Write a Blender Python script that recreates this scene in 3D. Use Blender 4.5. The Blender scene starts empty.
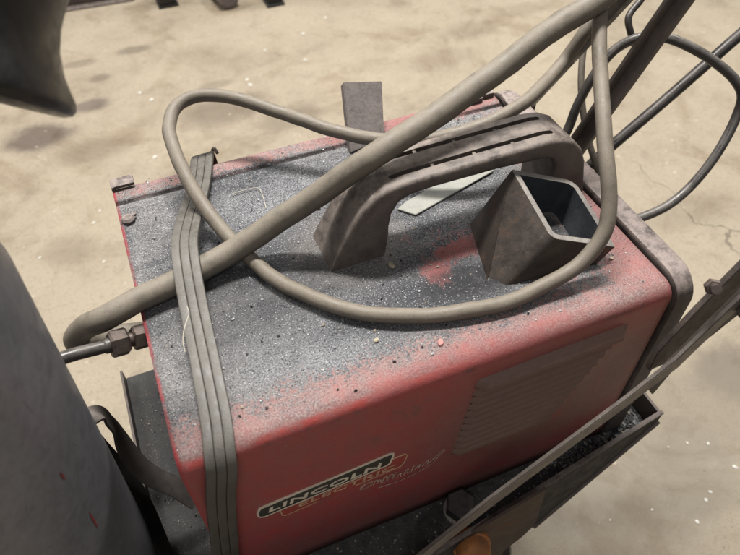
import bpy, bmesh, math, random
from mathutils import Vector, Matrix, noise
random.seed(7)
scene = bpy.context.scene
col = scene.collection
ZT = 0.68                      # height of the welder's top above the floor; coordinates below are given from that level

def W(p):                      # welder-top coordinates -> world
    return Vector((p[0], p[1], p[2] + ZT))

# ------------------------------------------------------------------ objects
def tag(o, label=None, cat=None, group=None, kind=None):
    if label: o['label'] = label
    if cat: o['category'] = cat
    if group: o['group'] = group
    if kind: o['kind'] = kind
    return o

def empty(name, loc):
    o = bpy.data.objects.new(name, None)
    o.location = loc
    o.empty_display_size = 0.02
    col.objects.link(o)
    return o

def link(name, verts, faces, mat, parent=None, smooth=True, angle=35):
    """verts in world coordinates; the object's origin is put at its lowest centre point"""
    vs = [Vector(v) for v in verts]
    n = len(vs)
    if parent is not None:
        org = Vector((0, 0, 0)); off = parent_world(parent)
    else:
        lo = min(v.z for v in vs)
        off = Vector((sum(v.x for v in vs) / n, sum(v.y for v in vs) / n, lo))
    me = bpy.data.meshes.new(name)
    me.from_pydata([tuple(v - off) for v in vs], [], faces)
    bm = bmesh.new(); bm.from_mesh(me)
    bmesh.ops.recalc_face_normals(bm, faces=bm.faces)
    bm.to_mesh(me); bm.free()
    mats = mat if isinstance(mat, (list, tuple)) else [mat]
    for m in mats: me.materials.append(m)
    o = bpy.data.objects.new(name, me)
    col.objects.link(o)
    if parent is None: o.location = off
    else: o.parent = parent
    if smooth: shade(me, angle)
    return o

def parent_world(p):
    v = Vector((0, 0, 0))
    while p is not None:
        v = v + p.location; p = p.parent
    return v

def shade(me, angle):
    me.polygons.foreach_set('use_smooth', [True] * len(me.polygons))
    try: me.set_sharp_from_angle(angle=math.radians(angle))
    except Exception: pass

def bm_out(bm):
    bm.verts.ensure_lookup_table(); bm.verts.index_update()
    vs = [v.co.copy() for v in bm.verts]
    fs = [[v.index for v in f.verts] for f in bm.faces]
    bm.free()
    return vs, fs

class MB:
    """collects shapes into one mesh"""
    def __init__(s): s.v = []; s.f = []
    def add(s, vf):
        b = len(s.v); s.v += list(vf[0]); s.f += [[i + b for i in f] for f in vf[1]]; return s
    def build(s, name, mat, parent=None, angle=35, smooth=True):
        return link(name, s.v, s.f, mat, parent, smooth, angle)

def box(c, size, bev=0.001, rot=None, seg=2):
    bm = bmesh.new()
    bmesh.ops.create_cube(bm, size=1)
    for v in bm.verts: v.co = Vector((v.co.x * size[0], v.co.y * size[1], v.co.z * size[2]))
    if bev: bmesh.ops.bevel(bm, geom=list(bm.edges), offset=bev, segments=seg, affect='EDGES', profile=0.6)
    M = Matrix.Translation(Vector(c)) @ (rot.to_4x4() if rot is not None else Matrix.Identity(4))
    bm.transform(M)
    return bm_out(bm)

def frame_from(d, up=(0, 0, 1)):
    d = Vector(d).normalized(); u = Vector(up)
    if abs(d.dot(u)) > 0.97: u = Vector((0, 1, 0))
    s = u.cross(d).normalized(); t = d.cross(s)
    return Matrix((d, s, t)).transposed()      # local x along d

def bar(a, b, w, h, bev=0.0012, up=(0, 0, 1)):
    """flat bar from a to b, w across, h along 'up'"""
    a, b = Vector(a), Vector(b)
    return box((a + b) / 2, ((b - a).length, w, h), bev, frame_from(b - a, up))

def lathe(origin, axis, prof, n=32, cap=True):
    axis = Vector(axis).normalized()
    M = frame_from(axis)
    s, t = M.col[1], M.col[2]
    o = Vector(origin); vs = []; fs = []
    for (r, z) in prof:
        for k in range(n):
            a = 2 * math.pi * k / n
            vs.append(o + axis * z + (s * math.cos(a) + t * math.sin(a)) * r)
    for i in range(len(prof) - 1):
        for k in range(n):
            k2 = (k + 1) % n
            fs.append([i * n + k, i * n + k2, (i + 1) * n + k2, (i + 1) * n + k])
    if cap:
        fs.append(list(range(n))); fs.append([(len(prof) - 1) * n + k for k in range(n)])
    return vs, fs

def catmull(pts, m=10):
    P = [Vector(p) for p in pts]
    P = [P[0] * 2 - P[1]] + P + [P[-1] * 2 - P[-2]]
    out = []
    for i in range(1, len(P) - 2):
        p0, p1, p2, p3 = P[i - 1], P[i], P[i + 1], P[i + 2]
        d0 = max((p1 - p0).length, 1e-6) ** 0.5; d1 = max((p2 - p1).length, 1e-6) ** 0.5; d2 = max((p3 - p2).length, 1e-6) ** 0.5
        t0, t1 = 0, d0; t2 = t1 + d1; t3 = t2 + d2
        for k in range(m):
            t = t1 + (t2 - t1) * k / m
            A1 = p0 * ((t1 - t) / (t1 - t0)) + p1 * ((t - t0) / (t1 - t0))
            A2 = p1 * ((t2 - t) / (t2 - t1)) + p2 * ((t - t1) / (t2 - t1))
            A3 = p2 * ((t3 - t) / (t3 - t2)) + p3 * ((t - t2) / (t3 - t2))
            B1 = A1 * ((t2 - t) / (t2 - t0)) + A2 * ((t - t0) / (t2 - t0))
            B2 = A2 * ((t3 - t) / (t3 - t1)) + A3 * ((t - t1) / (t3 - t1))
            out.append(B1 * ((t2 - t) / (t2 - t1)) + B2 * ((t - t1) / (t2 - t1)))
    out.append(P[-2])
    # two light smoothing passes take out kinks
    for _ in range(3):
        out = [out[0]] + [(out[i - 1] + out[i] * 2 + out[i + 1]) / 4 for i in range(1, len(out) - 1)] + [out[-1]]
    return out

def tube(pts, r, n=16, m=10, wob=0.0, raw=False):
    P = [Vector(p) for p in pts] if raw else catmull(pts, m)
    if wob: P = [q + noise.noise_vector(q * 26) * .0011 + noise.noise_vector(q * 70) * .0004 for q in P]
    vs, fs = [], []
    T = [(P[min(i + 1, len(P) - 1)] - P[max(i - 1, 0)]).normalized() for i in range(len(P))]
    s = Vector((0, 0, 1)).cross(T[0])
    if s.length < 0.1: s = Vector((0, 1, 0)).cross(T[0])
    s.normalize()
    for i, p in enumerate(P):
        s = (s - T[i] * s.dot(T[i])).normalized(); t = T[i].cross(s)
        rr = r(i / (len(P) - 1)) if callable(r) else r
        if wob: rr *= 1 + wob * noise.noise(p * 60)
        for k in range(n):
            a = 2 * math.pi * k / n
            vs.append(p + (s * math.cos(a) + t * math.sin(a)) * rr)
    for i in range(len(P) - 1):
        for k in range(n):
            k2 = (k + 1) % n
            fs.append([i * n + k, i * n + k2, (i + 1) * n + k2, (i + 1) * n + k])
    fs.append(list(range(n))); fs.append([(len(P) - 1) * n + k for k in range(n)])
    return vs, fs

def ribbon(pts, normals, prof, m=10):
    """sweep a closed cross-section [(across, out)] along pts, with a given outward normal at each control point"""
    P = catmull(pts, m)
    N = []
    K = len(normals)
    for i in range(len(P)):
        u = i / (len(P) - 1) * (K - 1); a = min(int(u), K - 2); f = u - a
        N.append((Vector(normals[a]) * (1 - f) + Vector(normals[a + 1]) * f).normalized())
    vs, fs = [], []; n = len(prof)
    for i, p in enumerate(P):
        T = (P[min(i + 1, len(P) - 1)] - P[max(i - 1, 0)]).normalized()
        nn = (N[i] - T * N[i].dot(T)).normalized(); s = nn.cross(T)
        for (a, b) in prof: vs.append(p + s * a + nn * b)
    for i in range(len(P) - 1):
        for k in range(n):
            k2 = (k + 1) % n
            fs.append([i * n + k, i * n + k2, (i + 1) * n + k2, (i + 1) * n + k])
    fs.append(list(range(n))); fs.append([(len(P) - 1) * n + k for k in range(n)])
    return vs, fs

def prism(poly, vec, bev=0.0):
    """planar polygon (3D points) extruded along vec"""
    bm = bmesh.new()
    a = [bm.verts.new(Vector(p)) for p in poly]
    b = [bm.verts.new(Vector(p) + Vector(vec)) for p in poly]
    bm.faces.new(a); bm.faces.new(list(reversed(b)))
    n = len(a)
    for i in range(n): bm.faces.new([a[i], a[(i + 1) % n], b[(i + 1) % n], b[i]])
    bmesh.ops.recalc_face_normals(bm, faces=bm.faces)
    if bev: 
        es = [e for e in bm.edges if e.calc_face_angle(0) > 0.6]
        bmesh.ops.bevel(bm, geom=es, offset=bev, segments=2, affect='EDGES')
    return bm_out(bm)

def hexnut(c, axis, af, length, hole=0):
    r = af / math.sqrt(3)
    return lathe(c, axis, [(r * 0.86, 0), (r, length * .12), (r, length * .88), (r * 0.86, length)], 6)

# ------------------------------------------------------------------ materials
class NT:
    def __init__(s, name):
        s.m = bpy.data.materials.new(name); s.m.use_nodes = True
        s.t = s.m.node_tree; s.n = s.t.nodes; s.n.clear()
        s.out = s.n.new('ShaderNodeOutputMaterial'); s.b = s.n.new('ShaderNodeBsdfPrincipled')
        s.t.links.new(s.b.outputs[0], s.out.inputs[0])
        g = s.n.new('ShaderNodeNewGeometry'); s.pos = g.outputs['Position']; s.nor = g.outputs['Normal']
        s.point = g.outputs['Pointiness']
        sep = s.n.new('ShaderNodeSeparateXYZ'); s.l(s.nor, sep.inputs[0]); s.nz = sep.outputs[2]; s.ny = sep.outputs[1]
        sp = s.n.new('ShaderNodeSeparateXYZ'); s.l(s.pos, sp.inputs[0]); s.px, s.py, s.pz = sp.outputs
    def l(s, a, b): s.t.links.new(a, b)
    def val(s, x, inp):
        if isinstance(x, (int, float)): inp.default_value = x
        elif isinstance(x, tuple): inp.default_value = (*x, 1) if len(x) == 3 and inp.type == 'RGBA' else x
        else: s.l(x, inp)
    def noise(s, scale, detail=4, rough=.6, dist=0, vec=None, off=None):
        n = s.n.new('ShaderNodeTexNoise'); n.inputs['Scale'].default_value = scale; n.inputs['Detail'].default_value = detail
        n.inputs['Roughness'].default_value = rough; n.inputs['Distortion'].default_value = dist
        v = vec if vec is not None else s.pos
        if off is not None:
            a = s.n.new('ShaderNodeVectorMath'); a.operation = 'ADD'; s.l(v, a.inputs[0]); a.inputs[1].default_value = off; v = a.outputs[0]
        s.l(v, n.inputs['Vector']); return n.outputs[0]
    def voro(s, scale, vec=None, out='Distance', rnd=1):
        n = s.n.new('ShaderNodeTexVoronoi'); n.inputs['Scale'].default_value = scale; n.inputs['Randomness'].default_value = rnd
        s.l(vec if vec is not None else s.pos, n.inputs['Vector']); return n.outputs[out]
    def ss(s, x, a, b, lo=0., hi=1.):
        n = s.n.new('ShaderNodeMapRange'); n.interpolation_type = 'SMOOTHSTEP'
        s.val(x, n.inputs[0]); n.inputs[1].default_value = a; n.inputs[2].default_value = b; n.inputs[3].default_value = lo; n.inputs[4].default_value = hi
        return n.outputs[0]
    def math(s, op, a, b=0., c=0., clamp=False):
        n = s.n.new('ShaderNodeMath'); n.operation = op; n.use_clamp = clamp
        s.val(a, n.inputs[0]); s.val(b, n.inputs[1]); s.val(c, n.inputs[2]); return n.outputs[0]
    def mul(s, a, b): return s.math('MULTIPLY', a, b)
    def add(s, a, b): return s.math('ADD', a, b, clamp=True)
    def mix(s, f, a, b, mode='MIX'):
        n = s.n.new('ShaderNodeMix'); n.data_type = 'RGBA'; n.blend_type = mode
        s.val(f, n.inputs[0]); s.val(a, n.inputs[6]); s.val(b, n.inputs[7]); return n.outputs[2]
    def blob(s, c, rad, soft=.5, nz=None, amp=.0):
        """1 inside an ellipsoid round c, ragged by a noise value"""
        d = s.n.new('ShaderNodeVectorMath'); d.operation = 'SUBTRACT'; s.l(s.pos, d.inputs[0]); d.inputs[1].default_value = c
        e = s.n.new('ShaderNodeVectorMath'); e.operation = 'DIVIDE'; s.l(d.outputs[0], e.inputs[0]); e.inputs[1].default_value = rad
        q = s.n.new('ShaderNodeVectorMath'); q.operation = 'LENGTH'; s.l(e.outputs[0], q.inputs[0]); x = q.outputs['Value']
        if nz is not None: x = s.math('MULTIPLY_ADD', nz, amp, s.math('SUBTRACT', x, amp * .5))
        return s.ss(x, 1 - soft, 1 + soft, 1, 0)
    def bump(s, h, strength=.3, dist=.001):
        n = s.n.new('ShaderNodeBump'); n.inputs['Strength'].default_value = strength; n.inputs['Distance'].default_value = dist
        s.l(h, n.inputs['Height']); s.l(n.outputs[0], s.b.inputs['Normal'])
    def done(s, color, rough=.6, metal=0., spec=.5):
        s.val(color, s.b.inputs['Base Color']); s.val(rough, s.b.inputs['Roughness']); s.val(metal, s.b.inputs['Metallic'])
        s.b.inputs['Specular IOR Level'].default_value = spec
        return s.m

def dusty(name, base, dark, dust, amount=.7, rough=.65, metal=0., scale=60, fleck=0., bump=.25, patch=None, patch_amt=0., lo=.1, hi=.9, even=0.):
    """worn material: mottled base, settled dust on upward faces, fine grains, optional coloured patches"""
    N = NT(name)
    big = N.noise(scale * .35, 5, .65); mid = N.noise(scale * 1.6, 6, .7, off=(3, 1, 7)); fine = N.noise(scale * 14, 3, .7)
    c = N.mix(N.ss(big, .35, .68), base, dark)
    if patch: c = N.mix(N.mul(N.ss(mid, .52, .66), patch_amt), c, patch)
    up = N.ss(N.nz, lo, hi)
    dm = N.mul(N.mul(N.math('MULTIPLY_ADD', up, .85, .15), N.ss(mid, .25, .62, even, 1)), amount)
    c = N.mix(dm, c, dust)
    c = N.mix(N.ss(fine, .35, .75, 0, .45), c, N.mix(.5, c, (.01, .01, .01)))
    if fleck:
        v = N.voro(scale * 9); c = N.mix(N.mul(N.ss(v, .10, .16, 1, 0), N.mul(N.ss(mid, .45, .6), fleck)), c, (.55, .55, .53))
    N.bump(N.math('MULTIPLY_ADD', fine, .6, mid), bump, .001)
    return N.done(c, N.ss(mid, .3, .7, rough - .1, min(1, rough + .15)), metal)

# --- welder sheet metal: red paint under grinding grit
N = NT('grimy_red_paint')
n1 = N.noise(9, 6, .65); n2 = N.noise(38, 6, .7, off=(5, 2, 1)); n3 = N.noise(150, 5, .75, off=(1, 9, 4)); n4 = N.noise(700, 3, .8); n5 = N.noise(1500, 2, .7)
red = N.mix(N.ss(n2, .3, .7), (.345, .048, .048), (.255, .036, .038))
red = N.mix(N.ss(n3, .55, .8, 0, .5), red, (.12, .02, .02))
# side: brown soot near the louvers and along the bottom
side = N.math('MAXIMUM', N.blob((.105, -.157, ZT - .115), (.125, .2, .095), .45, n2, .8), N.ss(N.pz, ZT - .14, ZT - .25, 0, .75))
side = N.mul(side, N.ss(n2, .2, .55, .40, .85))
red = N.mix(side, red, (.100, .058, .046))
mps = N.n.new('ShaderNodeMapping'); N.l(N.pos, mps.inputs['Vector']); mps.inputs['Rotation'].default_value = (0, .35, 0); mps.inputs['Scale'].default_value = (22, 40, 420)
scr = N.noise(1, 3, .6, .3, vec=mps.outputs[0])
red = N.mix(N.mul(N.ss(scr, .66, .72), N.ss(n2, .48, .6, 0, .45)), red, (.36, .17, .15))
red = N.mix(N.mul(N.ss(n2, .56, .66), N.ss(n1, .45, .6, 0, .5)), red, (.07, .03, .028))
# grit bed on the top
grit = N.mix(N.ss(n4, .40, .60), (.048, .050, .056), (.330, .330, .330))
grit = N.mix(N.ss(n3, .36, .64), N.mix(.42, grit, (.045, .047, .053)), grit)
grit = N.mix(N.ss(n1, .38, .62), N.mix(.40, grit, (.05, .053, .062)), N.mix(.40, grit, (.27, .250, .235)))
grit = N.mix(N.mul(N.blob((-.06, .0, ZT), (.17, .14, .1), .5, n1, .9), N.ss(n2, .3, .6, .25, .75)), grit, N.mix(1.0, grit, (.52, .54, .59), 'MULTIPLY'))
mpn = N.n.new('ShaderNodeMapping'); N.l(N.pos, mpn.inputs['Vector']); mpn.inputs['Rotation'].default_value = (0, 0, .5); mpn.inputs['Scale'].default_value = (14, 75, 20)
wipe = N.noise(1, 5, .65, .8, vec=mpn.outputs[0])
grit = N.mix(N.ss(wipe, .52, .68, 0, .55), grit, N.mix(1.0, grit, (.50, .51, .53), 'MULTIPLY'))
grit = N.mix(N.ss(wipe, .44, .34, 0, .45), grit, N.mix(.45, grit, (.33, .32, .31)))
ash = N.math('MAXIMUM', N.blob((-.10, -.095, ZT), (.06, .030, .03), .7, n1, 1.2), N.mul(N.blob((-.07, .065, ZT), (.06, .035, .03), .7, n2, 1.2), .8))
grit = N.mix(N.mul(ash, .45), grit, N.mix(N.ss(n4, .4, .6), (.16, .165, .175), (.48, .48, .49)))
soot_shadow = N.math('MAXIMUM', N.blob((-.02, -.085, ZT), (.075, .022, .03), .7, n2, 1.3), N.blob((-.05, .0, ZT), (.045, .050, .03), .7, n2, 1.3))  # grime by the loop's low run, plus a hose shadow painted into the grit
grit = N.mix(N.mul(soot_shadow, .62), grit, (.028, .030, .036))
cake = N.math('MAXIMUM', N.blob((-.034, -.006, ZT), (.050, .042, .03), .35, n3, .8), N.blob((.17, -.006, ZT), (.040, .045, .03), .35, n3, .8))
grit = N.mix(N.mul(cake, .35), grit, (.27, .24, .215))
v = N.voro(520); vc = N.voro(520, out='Color')
sepc = N.n.new('ShaderNodeSeparateColor'); N.l(vc, sepc.inputs[0])
fl = N.mul(N.ss(v, .10, .26, 1, 0), N.ss(sepc.outputs[0], .72, .78))
grit = N.mix(fl, grit, (.58, .58, .60))
v2 = N.voro(900); v2c = N.n.new('ShaderNodeSeparateColor'); N.l(N.voro(900, out='Color'), v2c.inputs[0])
dens = N.ss(N.noise(24, 5, .7, off=(6, 6, 1)), .34, .66, .80, .50)
salt = N.mul(N.ss(v2, .22, .42, 1, 0), N.math('GREATER_THAN', v2c.outputs[0], dens))
grit = N.mix(N.mul(salt, .8), grit, (.46, .46, .475))
pepper = N.mul(N.ss(v2, .25, .45, 1, 0), N.math('GREATER_THAN', v2c.outputs[1], .72))
grit = N.mix(N.mul(pepper, .75), grit, (.018, .019, .022))
fd = N.mul(N.ss(v, .2, .34, 1, 0), N.ss(sepc.outputs[1], .74, .8))
grit = N.mix(fd, grit, (.012, .012, .014))
pink = N.mix(N.ss(n4, .40, .62), (.270, .150, .138), (.365, .258, .238))
pink = N.mix(N.ss(n2, .36, .60, 0, .60), pink, N.mix(N.ss(n4, .4, .6), (.12, .095, .095), (.30, .265, .255)))
# coverage: full on flat top, thinning towards the rounded edges
flat = N.ss(N.nz, .55, .98)
edge = N.math('MINIMUM', N.ss(N.py, -.166, -.075), N.ss(N.py, .136, .122, .30, 1))
edge = N.math('MINIMUM', edge, N.ss(N.px, .205, .09, .34, 1))
cov = N.math('MULTIPLY_ADD', N.math('SUBTRACT', n2, .5), .55, edge)
st = N.noise(430, 2, .6, off=(2, 4, 6))
cov = N.math('MULTIPLY_ADD', N.math('SUBTRACT', st, .5), 1.1, cov)
cov = N.math('MULTIPLY_ADD', N.math('SUBTRACT', n3, .5), .5, cov)
rub = N.math('MAXIMUM', N.math('MAXIMUM', N.blob((.062, -.050, ZT), (.040, .014, .03), .6, n2, 1.6), N.blob((.022, -.062, ZT), (.013, .022, .03), .6, n2, 1.4)), N.blob((.005, -.152, ZT), (.09, .013, .05), .6, n2, 1.4))
rub = N.math('MAXIMUM', rub, N.mul(N.blob((.09, .142, ZT), (.09, .018, .03), .6, n2, 1.2), .6))
burn_shade = N.math('MAXIMUM', N.math('MAXIMUM', N.blob((.045, -.082, ZT), (.040, .020, .03), .6, n2, 1.4), N.blob((.11, -.065, ZT), (.045, .04, .03), .3)), N.mul(N.blob((-.13, -.03, ZT), (.05, .07, .03), .7, n2, 1.2), .55))  # burnt spot, darker grit before the hose, and painted shade inside the tube offcut
rub = N.math('MAXIMUM', rub, N.mul(N.blob((.055, -.035, ZT), (.055, .030, .03), .7, n2, 1.4), .55))
rub = N.math('MAXIMUM', rub, N.mul(N.blob((.185, -.075, ZT), (.030, .075, .03), .7, n2, 1.2), .50))
cov = N.math('SUBTRACT', cov, N.mul(rub, .85))
dustm = N.mul(N.ss(cov, .24, .56), N.ss(N.nz, .35, .9))
haze = N.mul(N.ss(N.nz, .22, .90), N.ss(n3, .25, .6, .70, .98))
red = N.mix(N.mul(N.ss(n2, .25, .65, .06, .24), N.ss(n3, .3, .6, .6, 1)), red, (.36, .21, .19))
c = N.mix(N.mul(haze, N.math('SUBTRACT', 1.0, N.mul(rub, .55))), red, pink)
c = N.mix(dustm, c, grit)
fold = N.mul(N.mul(N.ss(N.nz, .30, .55), N.ss(N.nz, .92, .70)), N.mul(N.ss(N.py, -.13, -.14), N.ss(N.px, .06, -.06, .15, .85)))
c = N.mix(N.mul(fold, N.ss(n2, .32, .60)), c, (.46, .070, .060))
c = N.mix(N.mul(N.mul(N.ss(N.nz, .12, .30), N.ss(N.nz, .62, .40)), N.mul(N.ss(N.py, -.13, -.14), N.ss(n2, .52, .62, 0, .5))), c, (.10, .055, .050))
c = N.mix(N.mul(burn_shade, N.ss(n3, .3, .6, .5, .95)), c, N.mix(fl, (.022, .022, .025), (.45, .45, .46)))
# edge of the sheet worn back to bright red
ends = N.ss(N.px, -.2115, -.2138)
c = N.mix(N.mul(ends, N.ss(n2, .36, .58, .15, .85)), c, (.40, .055, .062))
seam = N.mul(N.mul(N.ss(N.py, .1245, .1272), N.ss(N.py, .1306, .1285)), N.ss(n2, .35, .6, .35, .95))
c = N.mix(seam, c, (.022, .018, .018))
# sparse pale specks on the vertical side
vs_ = N.voro(130); c = N.mix(N.mul(N.ss(vs_, .035, .06, 1, 0), N.ss(n2, .5, .62, 0, .7)), c, (.45, .38, .34))
N.bump(N.math('MULTIPLY_ADD', n4, N.math('MULTIPLY_ADD', flat, .9, .1), N.math('MULTIPLY_ADD', fl, .6, n3)), .42, .0012)
RED = N.done(c, N.math('MULTIPLY_ADD', flat, .35, .48), 0, .35)

BEZEL = dusty('dusty_dark_plastic', (.060, .048, .043), (.038, .030, .029), (.330, .270, .245), 1.0, .7, scale=70, fleck=.5, lo=.0, hi=.8)
HANDLE = dusty('sooty_handle_plastic', (.085, .066, .057), (.050, .040, .036), (.280, .232, .200), .92, .55, scale=45, fleck=.25, lo=-.3, hi=.95)
DARKP = dusty('dark_interior', (.012, .012, .012), (.008, .008, .008), (.05, .045, .04), .5, .8)
LOUV = dusty('soot_browned_red_paint', (.125, .060, .047), (.100, .050, .040), (.200, .122, .098), .9, .6, scale=70, lo=.05, hi=.75, even=.6, patch=(.17, .05, .042), patch_amt=.25, bump=.12)
STEEL = dusty('rusty_dark_steel', (.062, .050, .044), (.038, .031, .029), (.13, .11, .098), .55, .5, .35, scale=40, fleck=.35, patch=(.16, .070, .028), patch_amt=.55)
CUT = dusty('saw_cut_steel_edge', (.40, .365, .335), (.28, .25, .23), (.44, .41, .37), .5, .5, .3, scale=120)
INNER = dusty('blue_grey_mill_scale', (.062, .072, .085), (.034, .038, .044), (.13, .13, .13), .3, .45, .3, scale=40)
GRITSTEEL = dusty('gritty_brown_steel', (.150, .122, .115), (.070, .056, .052), (.27, .24, .225), .55, .75, .2, scale=150, fleck=1.0, bump=.7, lo=-.6)
CART = dusty('brown_black_cart_steel', (.066, .050, .044), (.040, .032, .029), (.20, .165, .145), .8, .6, .2, scale=45, fleck=.3, patch=(.12, .062, .030), patch_amt=.45)
DECK = dusty('gritty_black_deck', (.022, .021, .021), (.012, .012, .012), (.10, .095, .092), .65, .7, .2, scale=60, fleck=1.0, bump=.5, patch=(.09, .045, .025), patch_amt=.3)
RUST = dusty('orange_rust', (.52, .190, .045), (.17, .072, .030), (.14, .09, .06), .5, .7, .2, scale=40)
HOSE = dusty('dust_coated_hose_rubber', (.088, .074, .056), (.066, .055, .043), (.255, .220, .172), .9, .60, scale=60, bump=.16, lo=-.8, hi=.95, even=.55, patch=(.050, .041, .032), patch_amt=.5)
CABLE = dusty('dusty_cable_rubber', (.088, .073, .056), (.066, .055, .043), (.245, .209, .163), .9, .56, scale=65, bump=.12, lo=-.8, hi=.95, even=.6, patch=(.050, .041, .032), patch_amt=.42)
BLACKC = dusty('black_cable_rubber', (.046, .041, .039), (.032, .029, .028), (.165, .148, .132), .8, .34, scale=40, bump=.08, lo=.1, hi=1)
STRAP = dusty('grey_ribbed_rubber', (.060, .054, .047), (.040, .036, .031), (.160, .146, .126), .85, .5, scale=55, even=.35, bump=.25, lo=-.3, hi=.95, patch=(.05, .047, .040), patch_amt=.4)
CYL = dusty('scuffed_grey_cylinder_paint', (.215, .215, .230), (.165, .165, .178), (.27, .255, .265), .5, .36, .2, scale=9, fleck=.15, bump=.05, patch=(.10, .092, .105), patch_amt=.5)
BLACK = dusty('smooth_black_plastic', (.012, .010, .009), (.008, .007, .007), (.020, .017, .015), .4, .38, bump=.03)
BELT = dusty('black_woven_belt', (.150, .128, .112), (.105, .090, .080), (.24, .21, .19), .8, .6, scale=80)
BRASS = dusty('sooty_brass_fitting', (.095, .066, .055), (.055, .040, .036), (.17, .135, .115), .6, .5, .4, scale=90)
PALE = dusty('greyed_pale_strip', (.30, .30, .26), (.20, .20, .18), (.37, .37, .33), .5, .55, scale=60, fleck=.2)
SCRATCH = dusty('red_primer_scratch', (.23, .035, .028), (.16, .025, .02), (.2, .05, .04), .3, .6)
CREAM = dusty('cream_print', (.78, .68, .54), (.62, .53, .42), (.7, .62, .5), .3, .6, scale=120)
TAN = dusty('tan_print', (.62, .39, .25), (.48, .28, .18), (.5, .34, .24), .3, .6, scale=120)
BLKPRINT = dusty('black_print', (.022, .024, .020), (.032, .030, .026), (.06, .05, .045), .3, .5, scale=120)
REDPRINT = dusty('red_print', (.36, .055, .040), (.28, .045, .036), (.3, .09, .07), .3, .5, scale=120)
FADED = dusty('faded_print', (.62, .47, .36), (.30, .16, .12), (.6, .46, .36), .3, .6, scale=220)
FLAKE_TAN = dusty('tan_flake', (.42, .36, .25), (.30, .25, .18), (.45, .4, .3), .4, .7)
FLAKE_PINK = dusty('pink_flake', (.55, .26, .24), (.42, .20, .18), (.5, .3, .27), .4, .7)
def plain(name, c, r=.6, m=0.):
    N = NT(name); n = N.noise(300, 2); return N.done(N.mix(n, c, tuple(x * .6 for x in c)), r, m)
G1 = plain('bright_chip', (.48, .48, .48), .45, .2); G2 = plain('grey_chip', (.26, .26, .27), .5); G3 = plain('black_chip', (.018, .018, .02), .5); G4 = plain('tan_chip', (.36, .30, .23), .7)
GD = plain('dull_chip', (.10, .095, .09), .6)
CONCRETECHIP = plain('white_chip', (.72, .69, .62), .7)

GREYSCR = dusty('pale_scuff', (.30, .29, .29), (.2, .2, .2), (.3, .3, .3), .3, .5)
SHADE = dusty('shade_black_lip', (.012, .0105, .010), (.008, .007, .007), (.028, .024, .022), .4, .75, scale=45)  # near-black colour stands in for shade in the tray's hollow front
UPR = dusty('brown_upright_steel', (.105, .086, .077), (.070, .058, .052), (.20, .17, .15), .7, .55, .15, scale=45, lo=-.6)
BARE = dusty('bare_worn_bar_edge', (.210, .180, .158), (.125, .104, .092), (.20, .175, .155), .6, .45, .35, scale=50, lo=-.6)
BOLT = dusty('black_bolt_head', (.035, .031, .030), (.022, .02, .02), (.11, .10, .092), .7, .6, .2, scale=80)
RUSTY = dusty('rusty_gusset_steel', (.075, .048, .034), (.042, .033, .028), (.13, .10, .08), .5, .7, .2, scale=30, patch=(.17, .065, .022), patch_amt=.6)
TUBE = dusty('dark_smooth_tube', (.040, .035, .033), (.028, .025, .024), (.12, .105, .095), .6, .4, .3, scale=40, bump=.06)
CABLE2 = dusty('brown_thin_cable', (.085, .068, .052), (.05, .042, .034), (.17, .14, .11), .6, .6, scale=40, lo=-.6)
TUBESTEEL = dusty('rust_speckled_tube_steel', (.070, .055, .047), (.042, .034, .030), (.12, .100, .085), .5, .45, .4, scale=36, fleck=.15, bump=.22, patch=(.145, .062, .024), patch_amt=.6)
THREAD = plain('pale_thread', (.6, .55, .45))

# --- concrete floor
N = NT('stained_concrete')
a1 = N.noise(1.1, 6, .62, .3); a2 = N.noise(4.2, 6, .66, .4, off=(3, 7, 1)); a3 = N.noise(17, 6, .7, off=(1, 2, 8)); a4 = N.noise(90, 4, .7); a5 = N.noise(330, 3, .7)
c = N.mix(N.ss(a1, .32, .68), (.470, .420, .335), (.405, .362, .290))
c = N.mix(N.ss(a2, .42, .66, 0, .5), c, (.520, .470, .385))
c = N.mix(N.mul(N.ss(a2, .50, .36), N.ss(a3, .38, .6, .1, .5)), c, (.300, .262, .208))
c = N.mix(N.ss(a3, .56, .74, 0, .40), c, (.260, .225, .178))
c = N.mix(N.ss(a4, .50, .70, 0, .40), c, (.24, .21, .17))
c = N.mix(N.ss(a5, .52, .70, 0, .40), c, (.62, .58, .50))
c = N.mix(N.ss(a5, .46, .34, 0, .40), c, (.18, .155, .128))
w = N.voro(210); c = N.mix(N.mul(N.ss(w, .10, .18, 1, 0), N.ss(a3, .44, .58, .1, .7)), c, (.14, .12, .10))
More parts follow.
